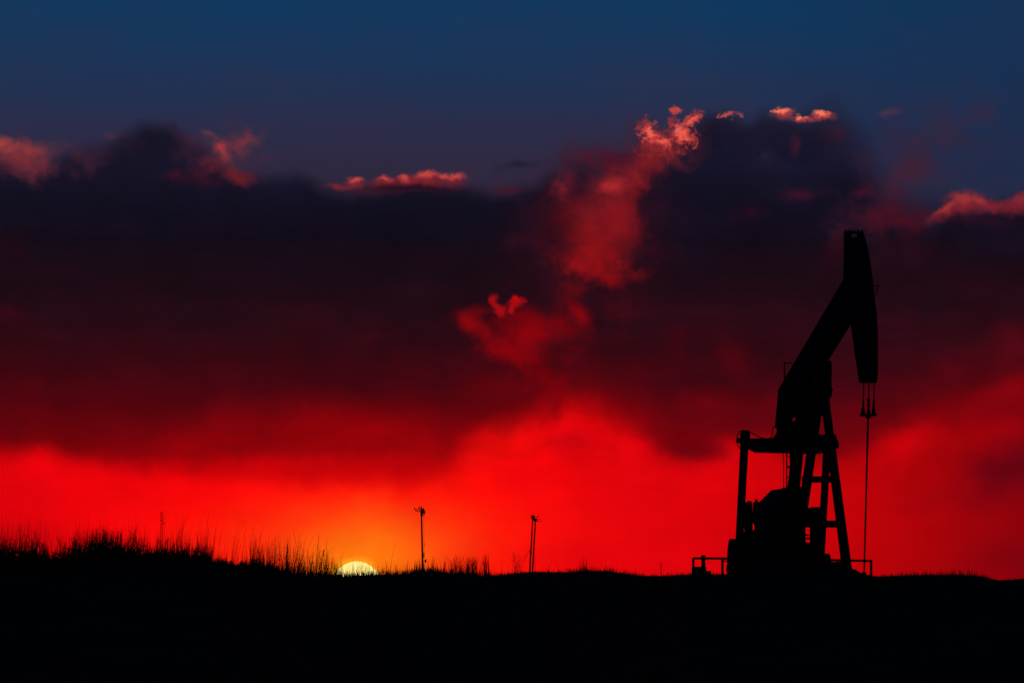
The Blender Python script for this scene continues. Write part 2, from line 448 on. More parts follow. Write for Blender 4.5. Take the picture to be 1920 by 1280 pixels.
def empty(name, loc, label, cat, group=None, rz=0.0):
    o = bpy.data.objects.new(name, None); col.objects.link(o)
    o.location = loc; o.rotation_euler = (0, 0, rz); o.empty_display_size = 0.3
    return tag(o, label, cat, group)

def link_mesh(name, bm, mat, parent=None, smooth=False):
    me = bpy.data.meshes.new(name)
    bmesh.ops.recalc_face_normals(bm, faces=bm.faces)
    bm.to_mesh(me); bm.free()
    me.materials.append(mat)
    if smooth:
        for p in me.polygons: p.use_smooth = True
    o = bpy.data.objects.new(name, me); col.objects.link(o)
    if parent: o.parent = parent
    return o

def bevel(bm, w):
    if w > 0:
        bmesh.ops.bevel(bm, geom=bm.edges[:], offset=w, segments=1, affect='EDGES', clamp_overlap=True)

def frame_of(d, ref):
    d = d.normalized()
    x = ref - d * ref.dot(d)
    if x.length < 1e-5: x = Vector((1, 0, 0)) - d * d.x
    x.normalize(); y = d.cross(x)
    return x, y

def bm_bar(bm, p, q, w1, h1, w2=None, h2=None, ref=Vector((0, 1, 0))):
    """a bar from p to q: w along ref, h across"""
    p, q = Vector(p), Vector(q)
    w2 = w1 if w2 is None else w2; h2 = h1 if h2 is None else h2
    x, y = frame_of(q - p, ref)
    vs = []
    for c, w, h in ((p, w1, h1), (q, w2, h2)):
        for sx, sy in ((-1, -1), (1, -1), (1, 1), (-1, 1)):
            vs.append(bm.verts.new(c + x * sx * w / 2 + y * sy * h / 2))
    a, b = vs[:4], vs[4:]
    bm.faces.new(a[::-1]); bm.faces.new(b)
    for i in range(4):
        bm.faces.new((a[i], a[(i + 1) % 4], b[(i + 1) % 4], b[i]))

def bm_tube(bm, pts, radii, seg=8, caps=True):
    pts = [Vector(p) for p in pts]
    if not isinstance(radii, (list, tuple)): radii = [radii] * len(pts)
    rings = []
    for i, p in enumerate(pts):
        d = (pts[min(i + 1, len(pts) - 1)] - pts[max(i - 1, 0)])
        x, y = frame_of(d, Vector((0, 1, 0.01)))
        rings.append([bm.verts.new(p + (x * math.cos(k * 2 * math.pi / seg) + y * math.sin(k * 2 * math.pi / seg)) * radii[i]) for k in range(seg)])
    for a, b in zip(rings, rings[1:]):
        for k in range(seg):
            bm.faces.new((a[k], a[(k + 1) % seg], b[(k + 1) % seg], b[k]))
    if caps:
        bm.faces.new(rings[0][::-1]); bm.faces.new(rings[-1])

def bm_prism(bm, pts, offset):
    """closed polygon pts (3D) swept by offset"""
    off = Vector(offset)
    a = [bm.verts.new(Vector(p)) for p in pts]
    b = [bm.verts.new(Vector(p) + off) for p in pts]
    bm.faces.new(a[::-1]); bm.faces.new(b)
    n = len(a)
    for i in range(n):
        bm.faces.new((a[i], a[(i + 1) % n], b[(i + 1) % n], b[i]))

def bar(name, p, q, w, h, parent, mat=None, w2=None, h2=None, ref=Vector((0, 1, 0)), bev=0.012):
    bm = bmesh.new(); bm_bar(bm, p, q, w, h, w2, h2, ref); bevel(bm, bev)
    return link_mesh(name, bm, mat or M_steel, parent)

def tube(name, pts, r, parent, mat=None, seg=8):
    bm = bmesh.new(); bm_tube(bm, pts, r, seg)
    return link_mesh(name, bm, mat or M_steel, parent, True)

def prism(name, pts, off, parent, mat=None, bev=0.015):
    bm = bmesh.new(); bm_prism(bm, pts, off); bevel(bm, bev)
    return link_mesh(name, bm, mat or M_steel, parent)

def interp(tab, x):
    if x <= tab[0][0]: return tab[0][1]
    for (a, va), (b, vb) in zip(tab, tab[1:]):
        if x <= b:
            t = (x - a) / (b - a)
            return va + (vb - va) * t
    return tab[-1][1]

def sm(t):
    t = max(0.0, min(1.0, t)); return t * t * (3 - 2 * t)

# ------------------------------------------------------------------ terrain: low rises in front of a plain
# bearing (as photograph column) -> height of the rise above eye level (as row) and distance of its crest
CREST = [(-400, 1070), (0, 1061), (60, 1061), (110, 1062), (150, 1052), (200, 1049), (250, 1051), (310, 1052), (390, 1054), (430, 1058),
         (470, 1060), (500, 1066), (540, 1075), (580, 1080), (625, 1081), (655, 1080.5), (680, 1078), (712, 1077.5), (750, 1077), (785, 1072), (815, 1071), (850, 1076),
         (905, 1080), (950, 1077), (990, 1073), (1050, 1073), (1090, 1071), (1140, 1070), (1170, 1076), (1200, 1079), (1240, 1080),
         (1280, 1078), (1310, 1076), (1350, 1077), (1400, 1072), (1520, 1068), (1550, 1062), (1588, 1062), (1600, 1067), (1612, 1073), (1625, 1078),
         (1645, 1081), (1680, 1079), (1740, 1077), (1800, 1076), (1840, 1080), (1872, 1088), (1895, 1087), (1920, 1085), (2300, 1080)]
CDIST = [(-400, 84), (0, 82), (400, 84), (480, 105), (560, 170), (640, 230), (720, 270), (1000, 270), (1150, 215), (1280, 150), (1640, 148), (1760, 140), (1920, 135), (2300, 130)]

def hash2(i, j):
    v = math.sin(i * 127.1 + j * 311.7) * 43758.5453
    return v - math.floor(v)
def vnoise(x, y):
    i, j = math.floor(x), math.floor(y); u, v = sm(x - i), sm(y - j)
    return (hash2(i, j) * (1 - u) + hash2(i + 1, j) * u) * (1 - v) + (hash2(i, j + 1) * (1 - u) + hash2(i + 1, j + 1) * u) * v

def crest(px):
    d = interp(CDIST, px)
    return d, CAM_Z + d * (HOR - interp(CREST, px)) / F

def ground_h(x, y):
    d = math.hypot(x, y)
    if d < 1e-3: return 0.0
    az = math.atan2(x, y)
    side = sm((R(40) - abs(az)) / R(28))            # rises die out away from the view
    px = 960 + F * math.tan(max(-0.14, min(0.14, az)))
    dc, zc = crest(px)
    if d <= dc:
        h = zc * sm((d - 0.2 * dc) / (0.8 * dc))
    else:
        h = zc - (zc - 0.2) * sm((d - dc - 26) / (1.1 * dc + 30))
    # a far ridge under the sun
    h += 5.0 * math.exp(-((d - 2600) / 420.0) ** 2) * sm((px - 640) / 70.0) * sm((1000 - px) / 220.0)
    h += (vnoise(x * 0.6, y * 0.25) - 0.5) * 0.05 * sm(d / 60.0) + (vnoise(x * 0.03, y * 0.02) - 0.5) * 0.25 * sm((d - 400) / 400)
    return h * side

def build_ground():
    azs = []
    a = -180.0
    while a < 180.0 - 1e-6:
        azs.append(a)
        b = abs(a + 1e-6)
        a += 0.055 if b < 7.0 else (0.35 if b < 14 else (1.5 if b < 45 else 5.0))
    ds = [0.6]
    while ds[-1] < 5500:
        d = ds[-1]
        ds.append(d * (1.09 if d < 60 else (1.03 if d < 330 else (1.12 if d < 1500 else (1.05 if d < 3800 else 1.25)))))
    verts = [(0, 0, 0)]; faces = []
    na = len(azs)
    for d in ds:
        for az in azs:
            x, y = d * math.sin(R(az)), d * math.cos(R(az))
            verts.append((x, y, ground_h(x, y)))
    for k in range(na):
        faces.append((0, 1 + (k + 1) % na, 1 + k))
    for r in range(len(ds) - 1):
        o = 1 + r * na
        for k in range(na):
            k2 = (k + 1) % na
            faces.append((o + k, o + k2, o + na + k2, o + na + k))
    me = bpy.data.meshes.new("ground"); me.from_pydata(verts, [], faces); me.update()
    for p in me.polygons: p.use_smooth = True
    me.materials.append(M_soil)
    o = bpy.data.objects.new("ground", me); col.objects.link(o)
    o['kind'] = 'structure'
build_ground()

# ------------------------------------------------------------------ the sun itself, on the horizon behind the plain
SD = 40000.0
bm = bmesh.new(); bmesh.ops.create_icosphere(bm, subdivisions=5, radius=SD * 46.0 / F)
sun = link_mesh("sun", bm, M_sun, None, True)
sun.location = (SD * math.tan(SUN_AZ), SD, CAM_Z - SD * (1098 - HOR) / F)
tag(sun, "pale yellow setting sun half sunk behind the dark horizon", "sun")

# ------------------------------------------------------------------ pumping unit
TH = R(16.0)
AX = Vector((math.sin(TH), -math.cos(TH), 0))       # from tail to horsehead
CX = Vector((math.cos(TH), math.sin(TH), 0))        # across the unit
PD = 155.0
base_x = PD * (1538 - 960) / F
BASE = Vector((base_x, PD, ground_h(base_x, PD)))

def ray(px, py):
    fw = Vector((0, math.cos(PITCH), math.sin(PITCH))); up = Vector((0, -math.sin(PITCH), math.cos(PITCH)))
    return fw + Vector((1, 0, 0)) * ((px - 960) / F) + up * ((640 - py) / F)

def solve(px, py, n, off):
    o = Vector((0, 0, CAM_Z)) - BASE
    d = ray(px, py)
    t = (off - o.dot(n)) / d.dot(n)
    p = o + d * t
    return Vector((p.dot(AX), p.dot(CX), p.z))
def PA(px, py, a): return solve(px, py, AX, a)      # measured on a cross plane of the unit
def PC(px, py, c): return solve(px, py, CX, c)      # measured on a lengthwise plane of the unit

pump = empty("pumping_unit", BASE, "large black beam pumping unit with raised horsehead and braced post, standing alone on the rise", "oil pump",
             rz=math.atan2(AX.y, AX.x))
A_T = -3.6

# walking beam: a deep I-beam
W = 0.42
tl = [PC(1600, 493.5, -W / 2), PC(1459.5, 731, -W / 2), PC(1455, 770, -W / 2), PC(1454, 791, -W / 2)]
lo = [PC(1478, 800, W / 2), PC(1503, 753, W / 2), PC(1551.4, 677, W / 2), PC(1610, 583, W / 2)]
outline = [Vector((p.x, 0, p.z)) for p in tl + lo]
bm = bmesh.new()
bm_prism(bm, [p + Vector((0, -0.02, 0)) for p in outline], (0, 0.04, 0))
for p, q in ((outline[0], outline[1]), (outline[6], outline[7]), (outline[6], outline[5])):
    bm_bar(bm, p, q, W, 0.05)
bm_bar(bm, outline[1], outline[3], W, 0.05); bm_bar(bm, outline[3], outline[4], W, 0.05); bm_bar(bm, outline[4], outline[5], W, 0.05)
for k in range(1, 6):
    f = k / 6.0
    p = outline[1].lerp(outline[0], f); q = outline[5].lerp(outline[7], f)
    bm_bar(bm, p, q, W - 0.04, 0.03)
beam = link_mesh("walking_beam", bm, M_steel, pump)
# side plates that close the beam over the saddle
for s in (-1, 1):
    prism("side_plate", [p + Vector((0, s * (W / 2 - 0.03), 0)) for p in outline], (0, s * 0.02, 0), beam, bev=0)

# horsehead: two cheek plates, a curved face and a top plate with a lifting eye
HW = 0.45
front = [(1618.5, 435), (1622, 446), (1626, 459), (1631.6, 490), (1636.7, 524), (1640, 557.5), (1643.7, 585.6), (1645.7, 613.8), (1646.3, 653), (1646.2, 695), (1644.8, 716)]
back = [(1610.5, 716.5), (1602, 659), (1595.5, 612), (1581.3, 535), (1581.5, 500), (1582, 446), (1582.3, 434)]
fr = [PC(x, y, HW / 2) for x, y in front]; bk = [PC(x, y, -HW / 2) for x, y in back]
hp = [Vector((p.x, 0, p.z)) for p in fr + bk]
head = empty("horsehead", (0, 0, 0), None, None); head.parent = pump
bm = bmesh.new()
for s in (-1, 1):
    bm_prism(bm, [p + Vector((0, s * (HW / 2 - 0.02), 0)) for p in hp], (0, s * 0.02, 0))
nf = len(fr)
for i in range(1, nf - 1):
    bm_bar(bm, hp[i] + Vector((-0.02, 0, 0)), hp[i + 1] + Vector((-0.02, 0, 0)), HW - 0.03, 0.04)
bm_bar(bm, hp[nf - 1], hp[nf], HW - 0.04, 0.04)
for i in range(nf, nf + 5):
    if i != nf + 2: bm_bar(bm, hp[i], hp[i + 1], HW - 0.04, 0.03)
bm_bar(bm, hp[nf + 5] + Vector((0, 0, -0.03)), hp[1] + Vector((0, 0, -0.03)), HW - 0.04, 0.05)
bpy.data.objects.remove(head)
head = link_mesh("horsehead", bm, M_steel, pump)
ta, tb = hp[nf + 6], hp[0]
ea = (ta.x + tb.x) / 2
eye = bmesh.new()                     # top lifting plate with an oblong hole
e0, e1 = PA(1601, 432.6, ea), PA(1601, 446, ea)
zt, zb = e0.z, e1.z
h_ = zt - zb
for c0, c1, z0, z1 in ((-0.20, 0.20, zt - 0.085, zt - 0.01), (-0.20, -0.085, zb, zt - 0.085), (0.10, 0.20, zb, zt - 0.085)):
    bm_prism(eye, [Vector((ea, c0, z0)), Vector((ea, c1, z0)), Vector((ea, c1, z1)), Vector((ea, c0, z1))], (0.05, 0, 0))
link_mesh("lifting_plate", eye, M_steel, head)
for s in (-1, 1):
    tip = tb + Vector((0, s * (HW / 2 - 0.03), 0.0)); tip2 = ta + Vector((0, s * (HW / 2 - 0.03), 0.0))
    bm = bmesh.new()
    bm_prism(bm, [tip + Vector((-0.16, 0, -0.04)), tip + Vector((0.0, 0, -0.04)), tip + Vector((-0.01, 0, 0.08))], (0, 0.02, 0))
    bm_prism(bm, [tip2 + Vector((0, 0, -0.04)), tip2 + Vector((0.16, 0, -0.04)), tip2 + Vector((0.01, 0, 0.07))], (0, 0.02, 0))
    link_mesh("ear", bm, M_steel, head)
tube("wireline_guard", [PC(1638.5, 535.6, HW / 2), PC(1646.5, 535.6, HW / 2 + 0.01), PC(1645, 542, HW / 2 + 0.01), PC(1641.5, 554, HW / 2)], 0.016, head)

# bridle, carrier bar, polished rod
xa = PC(1630, 716, 0.0).x + 0.12
for top_px, low_px in ((1619.5, 1618.8), (1639, 1638.4)):
    tube("bridle_cable", [PA(top_px, 700, xa), PA(top_px, 716, xa), PA(low_px, 758, xa)], 0.018, pump, M_cable)
cb = bmesh.new()
p0, p1 = PA(1613, 778, xa), PA(1643, 777.5, xa)
bm_bar(cb, p0, p1, 0.16, 0.07, ref=Vector((1, 0, 0))); bevel(cb, 0.01)
bm_tube(cb, [PA(1628, 776, xa), PA(1628, 781, xa), PA(1628, 785, xa)], [0.12, 0.10, 0.04], 10)
carrier = link_mesh("carrier_bar", cb, M_steel, pump)
for px_ in (1618.4, 1638.2):
    tube("cable_socket", [PA(px_ + 0.3, 748, xa), PA(px_, 762, xa), PA(px_ - 0.2, 770, xa), PA(px_ - 0.3, 778, xa)], [0.026, 0.036, 0.056, 0.075], carrier, None, 8)
tube("polished_rod", [PA(1629.5, 717, xa), PA(1628.6, 745, xa), PA(1627.6, 786, xa), PA(1624.2, 920, xa), PA(1620, 1084, xa)], [0.020, 0.020, 0.031, 0.028, 0.026], pump, M_rod)
rc = bmesh.new()
for y0, y1, r in ((746, 752, 0.045), (753, 757, 0.035), (757, 763, 0.05), (764, 768, 0.036), (768, 777, 0.055)):
    bm_tube(rc, [PA(1628.6, y0, xa), PA(1628.3, y1, xa)], r, 8)
link_mesh("rod_clamp", rc, M_steel, carrier)

# saddle bearing
prism("saddle_bearing", [PA(1521, 742, 0), PA(1523, 690, 0), PA(1551.5, 676, 0), PA(1552.3, 700, 0), PA(1550.3, 716, 0), PA(1551, 727, 0), PA(1555.5, 730.5, 0), PA(1552, 733, 0), PA(1552, 746, 0)],
      (0.36, 0, 0), pump)

# samson post
LEG = Vector((1, 0, 0))
def leg(p, q, w1, w2, name="samson_leg"):
    return bar(name, p, q, 0.22, w1, pump, None, 0.22, w2, ref=LEG)
leg(PA(1545.5, 738, 0.0), PA(1589, 1074, 0.35), 0.20, 0.25)
leg(PA(1537.3, 738, 0.0), PA(1488, 1074, 0.35), 0.22, 0.25)
leg(PA(1503, 738, -0.3), PA(1466, 1074, -1.5), 0.16, 0.20)
leg(PA(1510, 738, -0.3), PA(1477, 1074, -1.5), 0.16, 0.20)
bar("cross_brace", PA(1504, 898.5, 0.17), PA(1573, 898.0, 0.17), 0.10, 0.19, pump, ref=LEG)
bar("cross_brace", PA(1494, 981.5, 0.25), PA(1583, 982, 0.25), 0.10, 0.21, pump, ref=LEG)
prism("post_gusset", [PA(x, y, -0.3) for x, y in [(1548, 684), (1504, 750), (1482, 782), (1515, 782), (1524, 742), (1548, 742)]], (0.1, 0, 0), pump)
th = bmesh.new()                      # tail bearing between the beam end and the equalizer
for pts in ([(1462, 768), (1490, 762), (1512, 770), (1512, 781), (1462, 781)], [(1456, 780), (1484, 780), (1484, 822), (1456, 822)], [(1492, 780), (1513, 780), (1513, 820), (1492, 820)], [(1484, 789.5), (1492, 789.5), (1492, 822), (1484, 822)]):
    bm_prism(th, [PA(x, y, A_T + 0.5) for x, y in pts], (0.1, 0, 0))
link_mesh("tail_bearing", th, M_steel, pump)
bar("cross_brace", PA(1477, 926, -1.0), PA(1508, 926, -1.0), 0.10, 0.12, pump, ref=LEG)
prism("post_head", [PA(1489, 742, -0.2), PA(1549, 735, -0.2), PA(1551, 770, -0.2), PA(1541, 772, -0.2), PA(1535, 781, -0.2), PA(1517, 781, -0.2), PA(1515, 800, -0.2), PA(1494, 816, -0.2), PA(1494, 789, -0.2), PA(1500, 776, -0.2)], (0.3, 0, 0), pump)

# equalizer
eq = prism("equalizer", [PA(1400, 822, A_T), PA(1449, 822, A_T), PA(1458, 810, A_T), PA(1457, 796, A_T), PA(1486, 796, A_T), PA(1486, 789, A_T), PA(1493, 789, A_T), PA(1495, 796, A_T), PA(1512, 796, A_T),
     PA(1516, 815, A_T), PA(1560, 815, A_T), PA(1562.5, 827, A_T), PA(1565.5, 828, A_T), PA(1565.5, 840, A_T), PA(1560, 841, A_T), PA(1546, 846.5, A_T), PA(1529, 851, A_T), PA(1416, 848.5, A_T), PA(1400, 841, A_T)],
     (0.36, 0, 0), pump)
tube("equalizer_cap", [PA(1397, 842, A_T + .15), PA(1397, 812, A_T + .15), PA(1397, 807.5, A_T + .15), PA(1397, 806, A_T + .15)], [0.155, 0.155, 0.11, 0.03], eq, None, 12)
tube("pin_nut", [PA(1390, 825.5, A_T + .15), PA(1382.3, 825.5, A_T + .15)], [0.085, 0.075], eq, None, 8)

# pitman arms
bar("pitman_arm", PA(1395.6, 838, A_T + .2), PA(1383.5, 1066, A_T + .2), 0.16, 0.215, pump, None, 0.16, 0.20, ref=LEG)
bar("pitman_arm", PA(1550.6, 838, A_T + .2), PA(1538.5, 1062, A_T + .2), 0.16, 0.20, pump, None, 0.16, 0.18, ref=LEG)

# cranks with counterweights
def crank(l, r_, yt):
    bm = bmesh.new()
    a0, b0 = PA(l, yt, A_T + 0.2), PA(r_, yt, A_T + 0.2)
    zt = a0.z; wd = b0.y - a0.y
    prof = [(-0.12, zt), (0.12, zt), (0.15, zt - 0.4), (0.15, 0.05), (-0.15, 0.05), (-0.15, zt - 0.4)]
    bm_prism(bm, [Vector((A_T + 0.2 + u, a0.y, z)) for u, z in prof], (0, wd, 0)); bevel(bm, 0.03)
    return link_mesh("crank", bm, M_steel, pump)
ck1 = crank(1398, 1408.5, 941); ck2 = crank(1521, 1537, 950)
def counterweight(parent, l, r_, yt, yb):
    a0, b0 = PA(l, yt, A_T + 0.2), PA(r_, yb, A_T + 0.2)
    h = a0.z - b0.z; cz = (a0.z + b0.z) / 2
    pts = [Vector((A_T + 0.2 + math.cos(k * math.pi / 8) * 0.20, a0.y, cz + math.sin(k * math.pi / 8) * h * 0.5)) for k in range(16)]
    return prism("counterweight", pts, (0, b0.y - a0.y, 0), parent, bev=0.04)
counterweight(ck1, 1367, 1383, 1008, 1094)
counterweight(ck2, 1541, 1556, 1036, 1094)

# gear reducer
gear = prism("gear_reducer", [PA(x, y, A_T - 0.6) for x, y in [(1405, 1082), (1405, 1012), (1415, 1008), (1415, 984), (1411, 980), (1411, 941), (1425, 940.5), (1446, 918), (1464, 916.5), (1470, 913), (1476, 916), (1480, 930), (1480, 1082)]],
      (1.5, 0, 0), pump)
prism("brake_drum", [PA(x, y, A_T + 0.6) for x, y in [(1498, 958), (1521, 950), (1521, 986), (1498, 987)]], (0.06, 0, 0), gear)
prism("lower_housing", [PA(x, y, A_T + 0.6) for x, y in [(1496, 1082), (1496, 1013), (1506, 1014), (1512, 1017), (1523, 1017), (1523, 1082)]], (0.06, 0, 0), gear)
tube("breather", [PA(1418, 942, A_T), PA(1418, 935.5, A_T)], 0.045, gear)
tube("breather", [PA(1405, 941, A_T), PA(1405, 938.8, A_T)], 0.08, gear)
tube("oil_line", [PA(1505, 1003, A_T), PA(1510, 1002, A_T), PA(1515, 1003.5, A_T), PA(1521, 1003, A_T)], 0.03, gear)
tube("oil_line", [PA(1505, 1008.5, A_T), PA(1512, 1009, A_T), PA(1521, 1008, A_T)], 0.03, gear)

# prime mover and belt guard behind the reducer, skid below
mot = bmesh.new()
bm_tube(mot, [Vector((A_T - 2.4, -0.5, 0.75)), Vector((A_T - 2.4, 0.4, 0.75))], 0.38, 16); bm_bar(mot, Vector((A_T - 2.4, -0.3, 0.2)), Vector((A_T - 2.4, 0.3, 0.2)), 0.3, 0.8, ref=Vector((0, 0, 1)))
link_mesh("motor", mot, M_steel, pump)
prism("belt_guard", [Vector((A_T - 2.8, -0.3, 0.35)), Vector((A_T - 2.0, -0.3, 0.3)), Vector((A_T - 0.3, -0.3, 0.6)), Vector((A_T - 0.3, -0.3, 1.3)), Vector((A_T - 0.7, -0.3, 1.35)), Vector((A_T - 2.8, -0.3, 1.0))], (0, 0.14, 0), pump)
for c_ in (-0.75, 0.75):
    bar("skid_beam", Vector((-6.2, c_, 0.02)), Vector((0.3, c_, 0.02)), 0.2, 0.24, pump, ref=Vector((0, 1, 0)))
for a_ in (-6.0, -4.6, -2.2, 0.2):
    bar("skid_tie", Vector((a_, -0.8, 0.11)), Vector((a_, 0.8, 0.11)), 0.2, 0.2, pump, ref=Vector((1, 0, 0)))

# ladder on the post, with the top hoop beside the beam
lad = bmesh.new()
def vline(b, px, y0, y1, a, r): bm_tube(b, [PA(px, y0, a), PA(px, y1, a)], r, 6)
LA, LB = -1.25, -0.95
vline(lad, 1475, 716, 1078, LA, 0.022); vline(lad, 1482, 720, 1078, LB, 0.022)
ladder = link_mesh("ladder", lad, M_steel, pump, True)
for k, y_ in enumerate((760, 778, 797, 816, 836, 855.5, 875, 893.5, 914, 934, 954, 974, 994, 1014, 1034, 1054)):
    far = interp([(738, 1500), (850, 1490), (1074, 1468)], y_)
    tube("rung", [PA(1475, y_, LA), PA(1482, y_, LB), PA(max(far, 1482.5), y_, -0.9)], 0.016 if k != 6 else 0.035, ladder, None, 6)
tube("conduit", [PA(1468.6, 840, LA), PA(1469.5, 922, LA), PA(1470, 1070, LA)], 0.014, ladder, None, 6)
hoop = bmesh.new()
bm_tube(hoop, [PA(1470.8, 678, LA), PA(1470.8, 745, LA)], 0.023, 6)
bm_tube(hoop, [PA(1470.8, 680.5, LA), PA(1484, 680.8, -1.0), PA(1491, 683, -0.9)], 0.014, 6)
bm_tube(hoop, [PA(1470.8, 699, LA), PA(1484, 699.5, -1.0)], 0.010, 6)
link_mesh("handrail", hoop, M_steel, pump, True)

# hose looped round the equalizer end
hose = [(1389.5, 843), (1384, 836), (1381, 826), (1382.5, 816), (1387, 809), (1394, 806), (1401, 807.2), (1409, 810.8), (1418, 815.6), (1427, 820.6), (1436, 822), (1443, 821.3), (1447, 818), (1448.4, 812), (1448.4, 805), (1450, 800.6), (1454, 799.2), (1459, 799.2)]
tube("grease_hose", [PA(x, y, A_T + 0.4) for x, y in hose], 0.017, pump, M_rubber, 6)

# ------------------------------------------------------------------ things round the pump
def at(px, py, d):
    r_ = ray(px, py); t = d / r_.y
    return Vector((r_.x * t, d, CAM_Z + r_.z * t))

def on_ground(px, d):
    x = d * (px - 960) / F
    return Vector((x, d, ground_h(x, d)))

def guard(name, label, d, rail_pts, posts, extra=()):
    b0 = on_ground(rail_pts[0][0], d)
    root = empty(name, b0, label, "guard rail", "pipe guard rails beside the pump")
    tube("rail", [at(x, y, d) - b0 for x, y in rail_pts], 0.034, root, M_pipe)
    for px_, yt in posts:
        p = at(px_, yt, d); g = on_ground(px_, d)
        tube("post", [Vector((p.x, d, g.z - 0.2)) - b0, p - b0], 0.036, root, M_pipe)
    for pts, r_ in extra:
        tube("lower_rail", [at(x, y, d) - b0 for x, y in pts], r_, root, M_pipe)
    return root
guard("guard_rail", "low pipe guard rail left of the pump, above the squat valve box", 152.0,
      [(1298.3, 1046.2), (1330, 1046.2), (1366, 1046.4), (1400, 1047)], [(1300, 1046), (1354.5, 1044.5), (1398, 1047)], [([(1355, 1051), (1380, 1051.5)], 0.018)])
guard("guard_rail", "low pipe guard rail under the horsehead, right of the pump legs", 152.6,
      [(1548, 1049), (1590, 1050), (1635, 1051)], [(1571, 1049), (1633.4, 1051)], [([(1560, 1055), (1584, 1056.5)], 0.02)])

bx0 = on_ground(1314, 151.0)
vb = empty("valve_box", bx0, "squat stepped box with a short thick pipe standing up, left end of the guard rail", "valve box")
def box_px(name, l, r_, t_, parent, dep, d=151.0):
    p = at(l, t_, d) - bx0; q = at(r_, t_, d) - bx0
    return prism(name, [Vector((p.x, -dep / 2, -0.3)), Vector((q.x, -dep / 2, -0.3)), Vector((q.x, -dep / 2, p.z)), Vector((p.x, -dep / 2, p.z))], (0, dep, 0), parent, M_steel, 0.012)
box_px("box_body", 1296.5, 1323.5, 1061.5, vb, 0.5)
box_px("step", 1323, 1333, 1069.5, vb, 0.4)
pp = at(1318.7, 1040, 151.0) - bx0
tube("riser_pipe", [Vector((pp.x, 0, -0.2)), Vector((pp.x, 0, pp.z - 0.04)), Vector((pp.x, 0, pp.z - 0.035)), Vector((pp.x, 0, pp.z))], [0.062, 0.062, 0.075, 0.075], vb, None, 10)

pr = PA(1620, 1084, xa)
rb = BASE + AX * pr.x + CX * pr.y
rb.z = ground_h(rb.x, rb.y)
wh = empty("wellhead", rb, "small stuffing box and flange where the pump rod enters the ground", "wellhead")
tube("stuffing_box", [Vector((0, 0, -0.3)), Vector((0, 0, 0.04)), Vector((0, 0, 0.08))], [0.07, 0.07, 0.045], wh, None, 10)
tube("flange", [Vector((0, 0, -0.16)), Vector((0, 0, -0.10))], 0.13, wh, None, 12)

# survey stake between the poles and the pump
sp = on_ground(1239.3, 149.0)
st = empty("marker_stake", sp, "short thin marker stake in the grass left of the pump, halfway to the leaning poles", "stake")
tp = at(1239.3, 1055, 149.0) - sp
bar("stake", Vector((0, 0, -0.2)), Vector((0, 0, tp.z)), 0.03, 0.022, st, M_wood, bev=0.003)
bar("stake_tip", Vector((0, 0, tp.z + 0.001)), Vector((0, 0, tp.z + 0.03)), 0.03, 0.022, st, M_wood, 0.008, 0.008, bev=0)

# thin double mast above the reeds
md = 420.0
mb = on_ground(303, md)
mast = empty("antenna_mast", mb, "very thin twin rod mast rising from the tall grass at left", "antenna mast")
for px_, yt, r_ in ((301.6, 958.5, 0.022), (304.2, 958.5, 0.026)):
    p = at(px_, yt, md) - mb
    tube("rod", [Vector((p.x, 0, -0.3)), Vector((p.x, 0, p.z))], r_, mast, M_pipe, 6)
p, q = at(301, 975, md) - mb, at(305, 975, md) - mb
bar("clamp", p, q, 0.05, 0.09, mast, M_pipe)
p, q = at(307.6, 964, md) - mb, at(307.6, 983, md) - mb
tube("short_rod", [p, q], 0.014, mast, M_pipe, 6)
bar("bracket", at(304.2, 981, md) - mb, at(308, 981, md) - mb, 0.03, 0.06, mast, M_pipe)

# ------------------------------------------------------------------ utility poles
def utility_pole(label, d, top_, bot_, rt, rb_, arms, bits, cluster):
    g = on_ground(bot_[0], d)
    root = empty("utility_pole", g, label, "utility pole", "wooden power poles on the plain")
    P = lambda x, y: at(x, y, d) - g
    a, b = P(*top_), P(*bot_)
    low = b + (b - a).normalized() * max(0.3, (b.z + 0.8) / 1.0)
    tube("shaft", [low, b, a], [rb_ * 1.05, rb_, rt], root, M_wood, 10)
    k = 0
    for (x0, y0), (x1, y1) in arms:
        arm = bar("crossarm", P(x0, y0) + Vector((0, -rt, 0)), P(x1, y1) + Vector((0, -rt, 0)), 0.12, 0.11, root, M_wood, bev=0)
        for f in (0.04, 0.45, 0.96):
            c_ = P(x0 + (x1 - x0) * f, y0 + (y1 - y0) * f) + Vector((0, -rt, 0.06))
            tube("insulator", [c_, c_ + Vector((0, 0, 0.10)), c_ + Vector((0, 0, 0.22)), c_ + Vector((0, 0, 0.28))], [0.03, 0.09, 0.07, 0.03], arm, M_porc, 6)
    for (x, y, w, h) in bits:
        c_ = P(x, y)
        bar("hardware", c_ + Vector((0, 0, -h / 2)), c_ + Vector((0, 0, h / 2)), w, w, root, M_steel, bev=0)
    for (x0, y0), (x1, y1), r_ in cluster:
        tube("ground_wire", [P(x0, y0), P(x1, y1)], r_, root, M_cable, 5)
    return root

